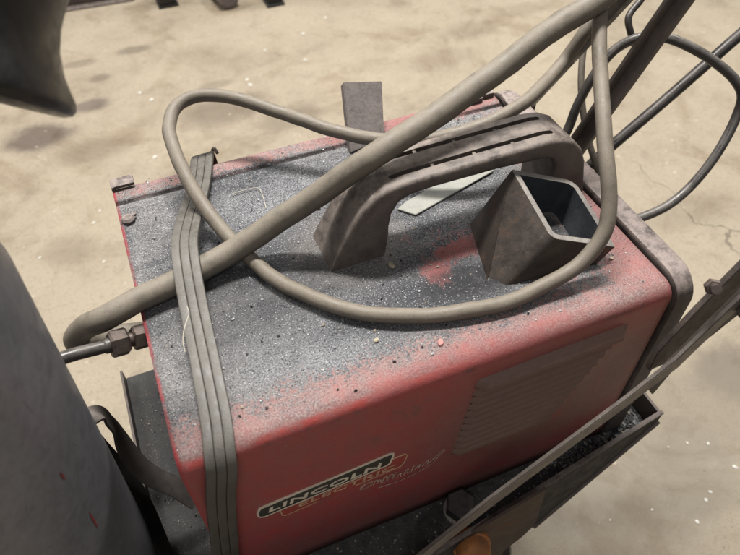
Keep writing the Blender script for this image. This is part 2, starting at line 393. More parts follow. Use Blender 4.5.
for ctr, rad, amt, hue in (((-0.4491, 1.3148, -0.6800), (.085, .060, 1), .62, (.125, .100, .092)), ((-0.3003, 1.4130, -0.6800), (.055, .030, 1), .55, (.150, .122, .115)),
        ((-0.1342, 1.6718, -0.6800), (.055, .022, 1), .45, (.17, .145, .12)), ((-0.3070, 1.6570, -0.6800), (.050, .022, 1), .4, (.19, .16, .125)), ((-0.2547, 1.5502, -0.6800), (.03, .02, 1), .45, (.17, .14, .12)),
        ((0.0507, 1.2424, -0.6800), (.12, .07, 1), .5, (.19, .155, .125)), ((0.2085, 1.1339, -0.6800), (.10, .05, 1), .4, (.2, .165, .13)), ((0.0547, 1.3775, -0.6800), (.05, .02, 1), .35, (.20, .17, .14)),
        ((-0.3127, 1.2005, -0.6800), (.10, .05, 1), .35, (.22, .18, .14)), ((-0.4126, 0.8459, -0.6800), (.06, .05, 1), .3, (.22, .185, .14)), ((0.7443, 0.0092, -0.6800), (.07, .06, 1), .55, (.20, .175, .15)),
        ((0.6135, -0.0315, -0.6800), (.16, .10, 1), .45, (.27, .245, .205)), ((0.4253, -0.1299, -0.6800), (.20, .10, 1), .55, (.30, .28, .24)), ((0.8968, 1.3641, -0.6800), (.10, .05, 1), .3, (.24, .20, .155)),
        ((1.1149, 1.4155, -0.6800), (.10, .04, 1), .3, (.24, .20, .155)), ((0.7262, 1.2395, -0.6800), (.12, .05, 1), .25, (.25, .21, .165)), ((0.9785, 0.4032, -0.6800), (.12, .05, 1), .3, (.26, .225, .17))):
    b = N.blob(ctr[:2] + (0,), rad, .45, a3, 1.3)
    c = N.mix(N.mul(b, min(.85, amt * 1.35)), c, hue)
# hairline crack pattern
dv = N.n.new('ShaderNodeVectorMath'); dv.operation = 'MULTIPLY_ADD'
nz3 = N.n.new('ShaderNodeTexNoise'); nz3.inputs['Scale'].default_value = 6; nz3.inputs['Detail'].default_value = 5; N.l(N.pos, nz3.inputs['Vector'])
N.l(nz3.outputs['Color'], dv.inputs[0]); dv.inputs[1].default_value = (.25, .25, 0); N.l(N.pos, dv.inputs[2])
vv = N.n.new('ShaderNodeTexVoronoi'); vv.feature = 'DISTANCE_TO_EDGE'; vv.inputs['Scale'].default_value = .8; N.l(dv.outputs[0], vv.inputs['Vector'])
crack = N.mul(N.ss(vv.outputs['Distance'], .0006, .0026, 1, 0), N.mul(N.blob((1.0, .42, 0), (.32, .18, 1), .3), .6))
c = N.mix(crack, c, (.10, .085, .068))
# pale spatter
w = N.voro(26); c = N.mix(N.mul(N.ss(w, .07, .12, 1, 0), N.ss(a2, .50, .60, 0, .75)), c, (.66, .62, .53))
w = N.voro(75); c = N.mix(N.mul(N.ss(w, .06, .11, 1, 0), N.ss(a3, .50, .62, 0, .7)), c, (.60, .56, .48))
w = N.voro(42); c = N.mix(N.mul(N.ss(w, .05, .10, 1, 0), N.ss(a2, .50, .40, 0, .7)), c, (.10, .085, .075))
g7 = N.noise(2.6, 7, .68, .8, off=(4, 4, 9))
c = N.mix(N.ss(g7, .50, .64, 0, .85), c, N.mix(1.0, c, (.76, .71, .66), 'MULTIPLY'))
g6 = N.noise(9, 5, .7, .6, off=(8, 3, 2))
c = N.mix(N.ss(g6, .50, .68, 0, .45), c, N.mix(1.0, c, (.70, .66, .62), 'MULTIPLY'))
c = N.mix(N.ss(g6, .44, .30, 0, .25), c, N.mix(1.0, c, (1.18, 1.17, 1.14), 'MULTIPLY'))
c = N.mix(1.0, c, (.75, .71, .655), 'MULTIPLY')
N.bump(N.math('MULTIPLY_ADD', a4, .5, a3), .25, .004)
CONC = N.done(c, N.ss(a2, .3, .7, .55, .85), 0, .3)

# ------------------------------------------------------------------ setting
def grid(name, x0, x1, y0, y1, n, z, mat):
    vs = [(x0 + (x1 - x0) * i / n, y0 + (y1 - y0) * j / n, z) for j in range(n + 1) for i in range(n + 1)]
    fs = [[j * (n + 1) + i, j * (n + 1) + i + 1, (j + 1) * (n + 1) + i + 1, (j + 1) * (n + 1) + i] for j in range(n) for i in range(n)]
    return link(name, vs, fs, mat, smooth=False)
floor = grid('floor', -9, 9, -7, 11, 12, 0, CONC); tag(floor, kind='structure')

# white crumbs on the floor
mb = MB()
crumbs = [((-0.1572, 1.4228, -0.6800), .012), ((-0.1312, 1.3732, -0.6800), .012), ((-0.3317, 0.9528, -0.6800), .007), ((-0.3505, 0.9156, -0.6800), .007), ((-0.3456, 0.7772, -0.6800), .006), ((-0.4782, 0.8464, -0.6800), .006), ((-0.1708, 1.1085, -0.6800), .012),
          ((0.1490, 1.3660, -0.6800), .010), ((0.3884, 1.5548, -0.6800), .012), ((0.2468, 1.5085, -0.6800), .008), ((0.3438, 1.4032, -0.6800), .012), ((0.4896, 1.6252, -0.6800), .012), ((0.6099, -0.1520, -0.6800), .008), ((0.4831, -0.2038, -0.6800), .006),
          ((0.5225, -0.1798, -0.6800), .006), ((0.5634, -0.0831, -0.6800), .004), ((0.5967, -0.0991, -0.6800), .005), ((0.5384, -0.1712, -0.6800), .005), ((0.5270, -0.0763, -0.6800), .003), ((0.4275, -0.1588, -0.6800), .004), ((0.3526, -0.1459, -0.6800), .003), ((0.1501, 1.3367, -0.6800), .012)]
def chip(c, s, flat=.4, ang=None):
    bm = bmesh.new(); bmesh.ops.create_icosphere(bm, subdivisions=1, radius=1)
    for vtx in bm.verts:
        k = .65 + .6 * random.random(); vtx.co = Vector((vtx.co.x * k, vtx.co.y * k * .75, vtx.co.z * flat * k))
    bm.transform(Matrix.Translation(Vector(c)) @ Matrix.Rotation(random.random() * 6.28, 4, 'Z') @ Matrix.Scale(s, 4))
    return bm_out(bm)
for (p, s) in crumbs: mb.add(chip((p[0], p[1], .001), s * .7, .25))
for _ in range(150):
    x, y = random.uniform(-.9, 2.2), random.uniform(-.4, 2.4)
    mb.add(chip((x, y, .001), random.uniform(.0008, .0032), .5))
crumb = mb.build('floor_crumbs', CONCRETECHIP, smooth=False); tag(crumb, 'scattered white crumbs lying on the concrete floor', 'crumbs', kind='stuff')

# things standing on the floor at the far edge
b0 = Vector((-0.3165, 2.0632, -0.6800)) ; b0.z = 0
p0 = Vector((-0.3911, 2.0342, -0.6800)); p1 = Vector((-0.0787, 2.0157, -0.6800)); p0.z = p1.z = .012
mb = MB(); mb.add(bar(p0, p1, .034, .004)); q = (p1 - p0).normalized(); nrm = Vector((-q.y, q.x, 0))
mb.add(bar(p0 + nrm * .016 + Vector((0, 0, .019)), p1 + nrm * .016 + Vector((0, 0, .019)), .004, .034))
o = mb.build('angle_iron', CART); o.location.z -= .0095
tag(o, 'dark length of angle iron lying on the floor at the upper left', 'angle iron')
def foot(name, px, w, h, mat, label, cat):
    x, y = px[0], px[1]
    t = empty(name, (x, y, 0)); tag(t, label, cat)
    MB().add(box((x, y + w * .5, .004), (w * 1.25, w * 1.25, .008), .001)).build('foot_plate', mat, t)
    MB().add(box((x, y + w * .5, .008 + h / 2), (w, w, h), .003)).build('post', mat, t)
    return t
foot('bench_leg', (0.0229, 1.9091, -0.6800), .055, .5, BLACK, 'black square bench leg on the floor left of the pipe stub', 'bench leg')
foot('bench_leg', (0.3632, 1.7701, -0.6800), .05, .5, DARKP, 'dark square bench leg on the floor right of the pipe stub', 'bench leg')
pp = Vector((0.2137, 1.8039, -0.6800)); pp.z = .035
t = MB().add(lathe(pp, (-.12, 1, 0), [(.020, 0), (.026, .0), (.034, .003), (.035, .01), (.035, .26), (.03, .26)], 24)).build('pipe_stub', GRITSTEEL)
tag(t, 'short brown pipe stub lying on the floor between two bench legs', 'pipe')

# ------------------------------------------------------------------ welder
L0, L1, HW, HB = -.215, .193, .157, .2435
wel = empty('welding_machine', W((0, 0, -HB)))
tag(wel, 'red box shaped welding machine covered in grey grit, with a dark carry handle on top', 'welding machine')
def rounded_profile():
    pts = [(HW, -HB)]
    r = .016
    for k in range(9):
        a = math.radians(90 * k / 8); pts.append((HW - r + r * math.cos(a), -r + r * math.sin(a)))
    pts += [(.1335, 0), (.1305, -.0004), (.1290, -.0016), (.1280, -.0034), (.1268, -.0037), (.1250, -.0026)]
    for k in range(1, 24): pts.append((.1250 - (.1250 + .131) * k / 24, -.0026 + .0026 * min(1, k / 6)))
    r = .014
    for k in range(11):
        a = math.radians(90 + 90 * k / 10); pts.append((-HW + r + r * math.cos(a), -r + r * math.sin(a)))
    for k in range(1, 13): pts.append((-HW, -r - (HB - r) * k / 12))
    return pts
prof = rounded_profile(); nx = 60; th = .0016
vs, fs = [], []
for i in range(nx + 1):
    x = L0 + (L1 - L0) * i / nx
    for (y, z) in prof:
        dz = .0006 * noise.noise(Vector((x * 14, y * 14, z * 14)))
        e = max(0, 1 - abs(y) / .14) * .0012 * noise.noise(Vector((x * 9, y * 9, 3)))
        vs.append(W((x, y + (dz if abs(y) > .14 else 0), z + e)))
n = len(prof)
for i in range(nx):
    for k in range(n - 1): fs.append([i * n + k, i * n + k + 1, (i + 1) * n + k + 1, (i + 1) * n + k])
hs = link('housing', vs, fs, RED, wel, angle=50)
mod = hs.modifiers.new('sheet', 'SOLIDIFY'); mod.thickness = .0016; mod.offset = -1

def rrect(x, g, r, seg=6, zb=-HB):
    """rounded rectangle outline in the y-z plane, grown by g"""
    y1, z1, z0 = HW + g, g, zb
    out = []
    for (cy, cz, a0) in ((y1 - r, z1 - r, 0), (-y1 + r, z1 - r, 90), (-y1 + .004, z0 + .004, 180), (y1 - .004, z0 + .004, 270)):
        rr = r if a0 < 180 else .004
        for k in range(seg + 1):
            a = math.radians(a0 + 90 * k / seg); out.append((x, cy + rr * math.cos(a), cz + rr * math.sin(a)))
    return out
def loft(rings, cap0=True, cap1=True):
    vs, fs = [], []; n = len(rings[0])
    for R_ in rings: vs += [W(p) for p in R_]
    for i in range(len(rings) - 1):
        for k in range(n):
            k2 = (k + 1) % n; fs.append([i * n + k, i * n + k2, (i + 1) * n + k2, (i + 1) * n + k])
    if cap0: fs.append(list(range(n)))
    if cap1: fs.append([(len(rings) - 1) * n + k for k in range(n)])
    return vs, fs
MB().add(loft([rrect(.185, -.006, .016), rrect(.200, -.006, .016)])).build('recess', DARKP, wel)
MB().add(loft([rrect(.1975, -.004, .02, 8), rrect(.1970, .0005, .024, 8), rrect(.1985, .0028, .025, 8), rrect(.208, .0030, .026, 8), rrect(.2165, .0022, .026, 8), rrect(.2205, -.0015, .025, 8), rrect(.2215, -.008, .022, 8)])).build('rear_bezel', BEZEL, wel, angle=40)
MB().add(loft([rrect(-.2095, -.004, .016), rrect(-.2065, -.003, .016)])).build('front_panel', DARKP, wel)

# louvers pressed into the long side
mb = MB(); gaps = MB()
yl = -HW
for k in range(11):
    zt = -.026 - (k * .0104 + (.0040 if k else 0))
    x0 = .014 - .0010 * k; x1 = .158 - .0046 * max(0, k - 1) - (0.006 if k else 0)
    out = .0095 if k == 0 else .0060
    hgt = .0105 if k == 0 else .0082
    # rounded pressed lip: top edge flush, swelling outward, sharp lower edge
    ns = 18; rows = [(0, -.0006), (.25, .45), (.55, .84), (.80, .98), (.88, 1.0), (.94, .95), (.98, .80), (1.0, .55), (.97, -.0006)]
    vs, fs = [], []
    for i in range(ns + 1):
        u = i / ns; x = x0 + (x1 - x0) * u
        e = min(1, min(u, 1 - u) * 16); e = math.sin(e * math.pi / 2) ** .8 if e < 1 else 1
        for (a, b) in rows:
            yo = b if b < 0 else b * out * e - .0005
            vs.append(W((x - .004 * a, yl - yo, zt - hgt * a)))
    gaps.add(box(W(((x0 + x1) / 2 - .004, yl - .0004, zt - hgt - .0008)), (x1 - x0 - .006, .0012, .0030), 0))
    m_ = len(rows)
    for i in range(ns):
        for j in range(m_ - 1): fs.append([i * m_ + j, i * m_ + j + 1, (i + 1) * m_ + j + 1, (i + 1) * m_ + j])
    fs.append(list(range(m_))); fs.append([ns * m_ + j for j in range(m_)])
    mb.add((vs, fs))
mb.build('louver_panel', LOUV, wel, angle=14)
gaps.build('louver_openings', DARKP, wel)

# handle
hp = [(-.060, 0), (-.050, .022), (-.040, .041), (-.030, .056), (-.020, .066), (-.008, .0715), (.010, .0735), (.040, .0742), (.090, .0748), (.138, .0748), (.152, .0725), (.165, .066), (.175, .055), (.182, .040), (.187, .018), (.189, 0),
      (.150, 0), (.149, .030), (.1475, .046), (.1435, .0535), (.137, .0565), (.090, .0600), (.030, .0605), (.012, .0595), (.002, .055), (-.004, .045), (-.008, .025), (-.011, 0)]
hx = bpy.data.objects.new('handle', bpy.data.meshes.new('handle')); col.objects.link(hx)
vsf = prism([W((x, -.030, z + .0003)) for (x, z) in hp], (0, .046, 0))
bm = bmesh.new(); bvs = [bm.verts.new(v) for v in vsf[0]]
for f_ in vsf[1]: bm.faces.new([bvs[i] for i in f_])
bmesh.ops.recalc_face_normals(bm, faces=bm.faces)
rim = [e for e in bm.edges if len(e.link_faces) == 2 and e.calc_face_angle(0) > 1.2 and min(v.co.z for v in e.verts) > ZT + .002]
bmesh.ops.bevel(bm, geom=rim, offset=.0042, segments=4, affect='EDGES', profile=.5)
bm.to_mesh(hx.data); bm.free()
cut = MB()
def slot(xa, xb, ya, yb, w=.0048):
    n_ = 10; poly = []
    d = Vector((xb - xa, yb - ya, 0)).normalized(); s_ = Vector((-d.y, d.x, 0))
    for (c_, sg) in ((Vector((xb, yb, 0)), 1), (Vector((xa, ya, 0)), -1)):
        for k in range(n_ + 1):
            a = math.radians(-90 + 180 * k / n_); poly.append(W(tuple(c_ + d * (math.cos(a) * w / 2 * sg) + s_ * (math.sin(a) * w / 2 * sg) + Vector((0, 0, .0635)))))
    cut.add(prism(poly, (0, 0, .03)))
slot(.000, .146, -.0165, -.0165); slot(.000, .146, .0045, .0045)
co = cut.build('slot_cutter', DARKP)
bo = hx.modifiers.new('slots', 'BOOLEAN'); bo.operation = 'DIFFERENCE'; bo.object = co; bo.solver = 'EXACT'
dg = bpy.context.evaluated_depsgraph_get()
me = bpy.data.meshes.new_from_object(hx.evaluated_get(dg)); vs = [v.co.copy() for v in me.vertices]; fs = [list(p.vertices) for p in me.polygons]
bpy.data.objects.remove(hx, do_unlink=True); bpy.data.objects.remove(co, do_unlink=True)
handle = link('handle', vs, fs, HANDLE, wel, angle=40)
for (x, y) in [(.036, -.0165), (.074, -.0165), (.110, -.0165), (.030, .0045), (.066, .0045), (.105, .0045)]:
    MB().add(box(W((x, y, .0685)), (.0032, .0056, .009), .0008)).build('slot_rib', HANDLE, handle)

# small fixings on the lid
MB().add(box(W((-.204, .1505, .0035)), (.021, .013, .0035), .001)).add(box(W((-.2135, .150, -.004)), (.003, .013, .018), .001)).build('lid_clip', BEZEL, wel)
mb = MB(); c0 = (-.207, .100, .0)
mb.add(lathe(W(c0), (0, 0, 1), [(.0062, 0), (.0062, .002), (.0045, .0038), (.0, .0042)], 18, False)); mb.add(bar(W((-.212, .100, .002)), W((-.199, .103, .0022)), .003, .003))
mb.build('lid_screw', BEZEL, wel)
for (x, y, w_) in ((.168, .142, .015), (.185, .146, .013), (.199, .118, .010)):
    MB().add(box(W((x, y, .003)), (w_, .012, .006), .0012)).build('hinge_lug', BEZEL, wel)

# badge
bad = empty('badge', Vector((0, 0, 0))); bad.parent = wel; bad.location = Vector((-.115, -HW, ZT - .1)) - wel.location
def plate(name, px, depth, mat, parent=bad):
    poly = [W((p[0], -HW + .001, p[2])) for p in px]
    return MB().add(prism(poly, (0, -.001 - depth, 0))).build(name, mat, parent, smooth=False)
plate('print_outline', [(-0.1583, -0.1570, -0.1152), (-0.1579, -0.1570, -0.1313), (-0.1549, -0.1570, -0.1349), (-0.0490, -0.1570, -0.1285), (-0.0457, -0.1570, -0.1242), (-0.0429, -0.1570, -0.1105), (-0.0455, -0.1570, -0.1063), (-0.1142, -0.1570, -0.1066)], .0002, TAN)
plate('print_field', [(-0.1573, -0.1570, -0.1174), (-0.1569, -0.1570, -0.1297), (-0.1544, -0.1570, -0.1328), (-0.0499, -0.1570, -0.1260), (-0.0469, -0.1570, -0.1214), (-0.0442, -0.1570, -0.1106), (-0.0457, -0.1570, -0.1083), (-0.1143, -0.1570, -0.1088)], .0005, REDPRINT)
plate('print_outline', [(-0.1764, -0.1570, -0.1082), (-0.1737, -0.1570, -0.1011), (-0.1698, -0.1570, -0.1000), (-0.0600, -0.1570, -0.0939), (-0.0562, -0.1570, -0.0963), (-0.0563, -0.1570, -0.1016), (-0.0594, -0.1570, -0.1131), (-0.0627, -0.1570, -0.1150), (-0.1713, -0.1570, -0.1205), (-0.1750, -0.1570, -0.1181), (-0.1766, -0.1570, -0.1129)], .0008, CREAM)
plate('print_field', [(-0.1749, -0.1570, -0.1096), (-0.1727, -0.1570, -0.1044), (-0.1695, -0.1570, -0.1032), (-0.0602, -0.1570, -0.0964), (-0.0580, -0.1570, -0.0986), (-0.0608, -0.1570, -0.1102), (-0.0638, -0.1570, -0.1123), (-0.1710, -0.1570, -0.1178), (-0.1740, -0.1570, -0.1160), (-0.1751, -0.1570, -0.1131)], .0011, BLKPRINT)
def stroke(px, w):
    q = catmull([Vector((a[0], -HW - .0003, a[2])) for a in px], 6); vs, fs = [], []
    for i, c_ in enumerate(q):
        t = (q[min(i + 1, len(q) - 1)] - q[max(i - 1, 0)]).normalized(); nn = Vector((-t.z, 0, t.x)); ww = w * (.45 + .55 * abs(math.sin(i * .9 + w * 4000)))
        vs += [W(c_ + nn * ww), W(c_ - nn * ww)]
    fs = [[2 * i, 2 * i + 1, 2 * i + 3, 2 * i + 2] for i in range(len(q) - 1)]
    link('script_stroke', vs, fs, FADED, bad, smooth=False)
for px, w in [([(-0.0875, -0.1570, -0.1403), (-0.0829, -0.1570, -0.1350), (-0.0757, -0.1570, -0.1353)], 0.0016), ([(-0.0875, -0.1570, -0.1415), (-0.0817, -0.1570, -0.1436), (-0.0757, -0.1570, -0.1401)], 0.0013), ([(-0.0752, -0.1570, -0.1443), (-0.0729, -0.1570, -0.1353), (-0.0712, -0.1570, -0.1355), (-0.0718, -0.1570, -0.1448), (-0.0689, -0.1570, -0.1362), (-0.0678, -0.1570, -0.1446)], 0.0007), ([(-0.0666, -0.1570, -0.1456), (-0.0644, -0.1570, -0.1364), (-0.0621, -0.1570, -0.1372), (-0.0632, -0.1570, -0.1448), (-0.0655, -0.1570, -0.1459)], 0.00075), ([(-0.0615, -0.1570, -0.1463), (-0.0593, -0.1570, -0.1359), (-0.0559, -0.1570, -0.1376), (-0.0575, -0.1570, -0.1423), (-0.0598, -0.1570, -0.1416)], 0.0007), ([(-0.0568, -0.1570, -0.1478), (-0.0536, -0.1570, -0.1359), (-0.0519, -0.1570, -0.1362)], 0.0008), ([(-0.0527, -0.1570, -0.1488), (-0.0506, -0.1570, -0.1421), (-0.0483, -0.1570, -0.1416), (-0.0493, -0.1570, -0.1481), (-0.0464, -0.1570, -0.1481)], 0.0007), ([(-0.0458, -0.1570, -0.1486), (-0.0432, -0.1570, -0.1386), (-0.0415, -0.1570, -0.1388), (-0.0423, -0.1570, -0.1466), (-0.0395, -0.1570, -0.1453)], 0.0007), ([(-0.0382, -0.1570, -0.1476), (-0.0363, -0.1570, -0.1371), (-0.0352, -0.1570, -0.1374)], 0.0008), ([(-0.0353, -0.1570, -0.1463), (-0.0321, -0.1570, -0.1405), (-0.0298, -0.1570, -0.1388), (-0.0313, -0.1570, -0.1448)], 0.0007), ([(-0.0277, -0.1570, -0.1453), (-0.0251, -0.1570, -0.1390), (-0.0217, -0.1570, -0.1376), (-0.0226, -0.1570, -0.1423)], 0.0007), ([(-0.0709, -0.1570, -0.1531), (-0.0602, -0.1570, -0.1549), (-0.0470, -0.1570, -0.1563), (-0.0308, -0.1570, -0.1538), (-0.0178, -0.1570, -0.1467), (-0.0098, -0.1570, -0.1347), (-0.0063, -0.1570, -0.1305)], 0.0007), ([(-0.0253, -0.1570, -0.1461), (-0.0155, -0.1570, -0.1373), (-0.0088, -0.1570, -0.1292), (-0.0058, -0.1570, -0.1298)], 0.0008)]: stroke(px, w)

def text(body, start, end, height, depth, mat, name, bold=.012, shear=.12):
    cu = bpy.data.curves.new(name, 'FONT'); cu.body = body; cu.size = 1; cu.offset = bold; cu.extrude = .01; cu.shear = shear; cu.resolution_u = 4; cu.space_character = 1.06
    to = bpy.data.objects.new(name, cu); col.objects.link(to)
    dg = bpy.context.evaluated_depsgraph_get(); dg.update()
    me = bpy.data.meshes.new_from_object(to.evaluated_get(dg)); bpy.data.objects.remove(to, do_unlink=True)
    xs = [v.co.x for v in me.vertices]; ys = [v.co.y for v in me.vertices]; x0, x1, y0, y1 = min(xs), max(xs), min(ys), max(ys)
    S, E = Vector(start), Vector(end); d = E - S
    out = []
    for v in me.vertices:
        u = (v.co.x - x0) / (x1 - x0); q = (v.co.y - y0) / (y1 - y0)
        p = S + d * u + Vector((0, 0, height * q)); out.append(W((p.x, -HW - depth - (.0003 if v.co.z > 0 else 0), p.z)))
    fs = [list(p.vertices) for p in me.polygons]
    return link(name, out, fs, mat, bad, smooth=False)
text('LINCOLN', (-0.1672, -0.1570, -0.1134), (-0.0674, -0.1570, -0.1111)  , .0082, .0012, CREAM, 'lettering', .02)
text('ELECTRIC', (-0.1428, -0.1570, -0.1268), (-0.0544, -0.1570, -0.1252), .0072, .0006, TAN, 'lettering', .012)

# ------------------------------------------------------------------ cart
cart = empty('welder_cart', W((0, 0, -ZT)))
tag(cart, 'rusty brown steel cart with a lipped tray and slanting flat bars under the red machine', 'cart')
DZ = -.2445
def front(x): return -.1713 - .135 * (.2481 - x)          # the tray sits slightly askew under the machine
MB().add(prism([W(q) for q in ((.2470, front(.247) + .001, DZ), (.2470, .1775, DZ), (-.222, .1775, DZ), (-.222, .116, DZ), (-.2755, .116, DZ), (-.2755, front(-.2755) + .001, DZ))], (0, 0, -.005), .0006)).build('deck', DECK, cart)
MB().add(prism([W((x, front(x), z)) for (x, z) in ((.2505, DZ + .032), (-.2755, DZ + .032), (-.2755, DZ - .05), (.02, DZ - .085), (.1038, DZ - .0875), (.2505, DZ + .019))], (0, -.0036, 0), .0008)).build('tray_lip', SHADE, cart)  # flat dark panel painted as the shaded hollow below the lip edge
MB().add(bar(W((.2512, front(.2512) - .0036, DZ + .016)), W((.1038, front(.1038) - .0036, DZ - .0895)), .0055, .0035, .0006)).build('lip_edge', CART, cart)
MB().add(bar(W((.2508, front(.2508) - .0018, DZ + .0332)), W((-.2755, front(-.2755) - .0018, DZ + .0332)), .0050, .0026, .0006)).build('lip_edge', CART, cart)
MB().add(box(W((.2490, .0045, DZ + .009)), (.0034, .3515, .0455), .0008)).build('tray_lip', CART, cart)
MB().add(box(W((.0125, .1795, DZ + .006)), (.471, .004, .04), .001)).build('tray_lip', CART, cart)
MB().add(bar(W((-.277, -.238, DZ + .002)), W((-.277, .116, DZ + .006)), .003, .022)).build('tray_lip', CART, cart)
def yplate(name, px, y, th, mat, bev=.0006):
    return MB().add(prism([W((p[0], y, p[2])) for p in px], (0, th, 0), bev)).build(name, mat, cart)
# the slanting flat bar: bright worn edge, its dark web below, and a second bar bolted behind it
yplate('slanting_bar', [(-0.0659, -0.2150, -0.1994), (0.0049, -0.2150, -0.1214), (0.1101, -0.2150, -0.0283), (0.1429, -0.2150, 0.0058), (0.1749, -0.2150, 0.0669), (0.1930, -0.2150, 0.1157), (0.2008, -0.2150, 0.1099), (0.1815, -0.2150, 0.0562), (0.1505, -0.2150, -0.0079), (0.1165, -0.2150, -0.0414), (0.0104, -0.2150, -0.1392), (-0.0565, -0.2150, -0.2108)], -.2155, .0035, BARE)
yplate('bar_web', [(0.1937, -0.2150, 0.1145), (0.1795, -0.2150, 0.0583), (0.1600, -0.2150, 0.0104), (0.1454, -0.2150, -0.0496), (0.1337, -0.2150, -0.0316), (0.1458, -0.2150, -0.0012), (0.1760, -0.2150, 0.0600), (0.1878, -0.2150, 0.1212)], -.212, .004, CART)
yplate('bolted_bar', [(0.1456, -0.1980, -0.0332), (0.1444, -0.1980, -0.0074), (0.1646, -0.1980, 0.0381), (0.1849, -0.1980, 0.0777), (0.2049, -0.1980, 0.1242), (0.2475, -0.1980, 0.0883), (0.2245, -0.1980, 0.0127), (0.1861, -0.1980, -0.0307)], -.199, .005, CART)
bp = Vector((0.1659, -0.1990, 0.0599))
bolt = MB().add(hexnut(W((bp.x - .004, -.199, bp.z + .004)), (-.5, -.6, .6), .010, .007)).add(lathe(W((bp.x - .004, -.199, bp.z + .004)), (-.5, -.6, .6), [(.0034, 0), (.0034, .014)], 12)).build('bolt', BRASS, cart)
bp = Vector((0.1795, -0.2150, 0.0517))
MB().add(hexnut(W((bp.x, -.2165, bp.z)), (0, -1, 0), .011, .006)).build('bolt', CART, cart)
# big hex head standing in the tray
hb = MB().add(hexnut(W((.0115, -.1745, DZ + .004)), (0, 0, 1), .027, .017)).build('hex_bolt', BOLT, cart)
MB().add(lathe(W((.0115, -.1745, DZ)), (0, 0, 1), [(.012, 0), (.0165, 0), (.0165, .004), (.012, .004)], 28)).build('washer', CUT, hb)
# rusty boss and curved gusset in front of the tray lip
rb_ = (0.0057, -0.2120, -0.2363)
MB().add(lathe(W((rb_[0], -.205, rb_[2])), (-.25, -.9, .35), [(.0, 0), (.016, 0), (.0185, .003), (.0185, .010), (.0165, .011), (.0165, .017), (.0150, .0215), (.0115, .0250), (.0060, .0272), (.0, .0278)], 32, False)).build('rusty_boss', RUST, cart)
yplate('rusty_gusset', [(0.0762, -0.2065, -0.1744), (0.0801, -0.2065, -0.2173), (0.0843, -0.2065, -0.2705), (0.0721, -0.2065, -0.2946), (0.0548, -0.2065, -0.3146), (0.0485, -0.2065, -0.3798), (-0.0164, -0.2065, -0.3682), (-0.0057, -0.2065, -0.2143), (0.0321, -0.2065, -0.1956)], -.2095, .003, RUSTY)

# uprights behind the machine
def xbar(a, b, w, t, name, mat, ext0=0, ext1=0):
    a, b = Vector(a), Vector(b); d = b - a
    a2, b2 = a - d * ext0, b + d * ext1
    return MB().add(bar(W(a2), W(b2), w, t, .001, (1, 0, 0))).build(name, mat, cart)
u1 = xbar((0.2620, 0.0649, -0.0258), (0.2620, 0.0021, 0.1570), .0190, .006, 'upright_bar', UPR, 1.12, .9)
MB().add(bar(W((0.2580, 0.0724, -0.0298)), W((0.2580, -0.0236, 0.2432)), .004, .016, .001, (1, 0, 0))).build('bar_flange', UPR, u1)
xbar((0.2500, 0.1472, -0.0234), (0.2500, 0.0572, 0.1272), .009, .009, 'upright_bar', BLACK, .3, .9)
MB().add(bar(W((.256, .172, DZ + .01)), W((.256, .160, -.03)), .02, .005, .001, (1, 0, 0))).build('upright_bar', CART, cart)
MB().add(tube([W(p) for p in ((0.2709, 0.0859, -0.1247), (0.3018, 0.0753, -0.0702), (0.3842, 0.0806, -0.0125), (0.4619, 0.0859, 0.0436), (0.5163, 0.0854, 0.0875))], .0063)).build('handle_tube', TUBE, cart)
MB().add(tube([W(p) for p in ((0.3508, 0.1308, 0.0903), (0.3446, 0.1267, 0.0849), (0.3314, 0.1220, 0.0768), (0.3261, 0.1174, 0.0714), (0.3283, 0.1072, 0.0572), (0.3325, 0.0985, 0.0449))], .0036, 12)).build('hook_rod', TUBE, cart)

# casters
def caster(x, y):
    zc = DZ - .005
    h = ZT + zc
    MB().add(box(W((x, y, zc - .003)), (.07, .07, .006), .001)).add(box(W((x - .02, y, zc - (h - .06) / 2)), (.005, .035, h - .06), .001)).add(box(W((x + .02, y, zc - (h - .06) / 2)), (.005, .035, h - .06), .001)).build('caster_fork', CART, cart)
    MB().add(lathe(Vector((x - .016, y, .05)), (1, 0, 0), [(.012, 0), (.044, 0), (.05, .006), (.05, .026), (.044, .032), (.012, .032)], 28)).build('caster_wheel', BLACK, cart)
for x in (-.17, .14):
    for y in (-.10, .11): caster(x, y)

# ------------------------------------------------------------------ cables and loose things
def T(name, pts, r, mat, label, cat, group=None, **k):
    o = MB().add(tube([W(p) for p in pts], r, **k)).build(name, mat, angle=60); return tag(o, label, cat, group)
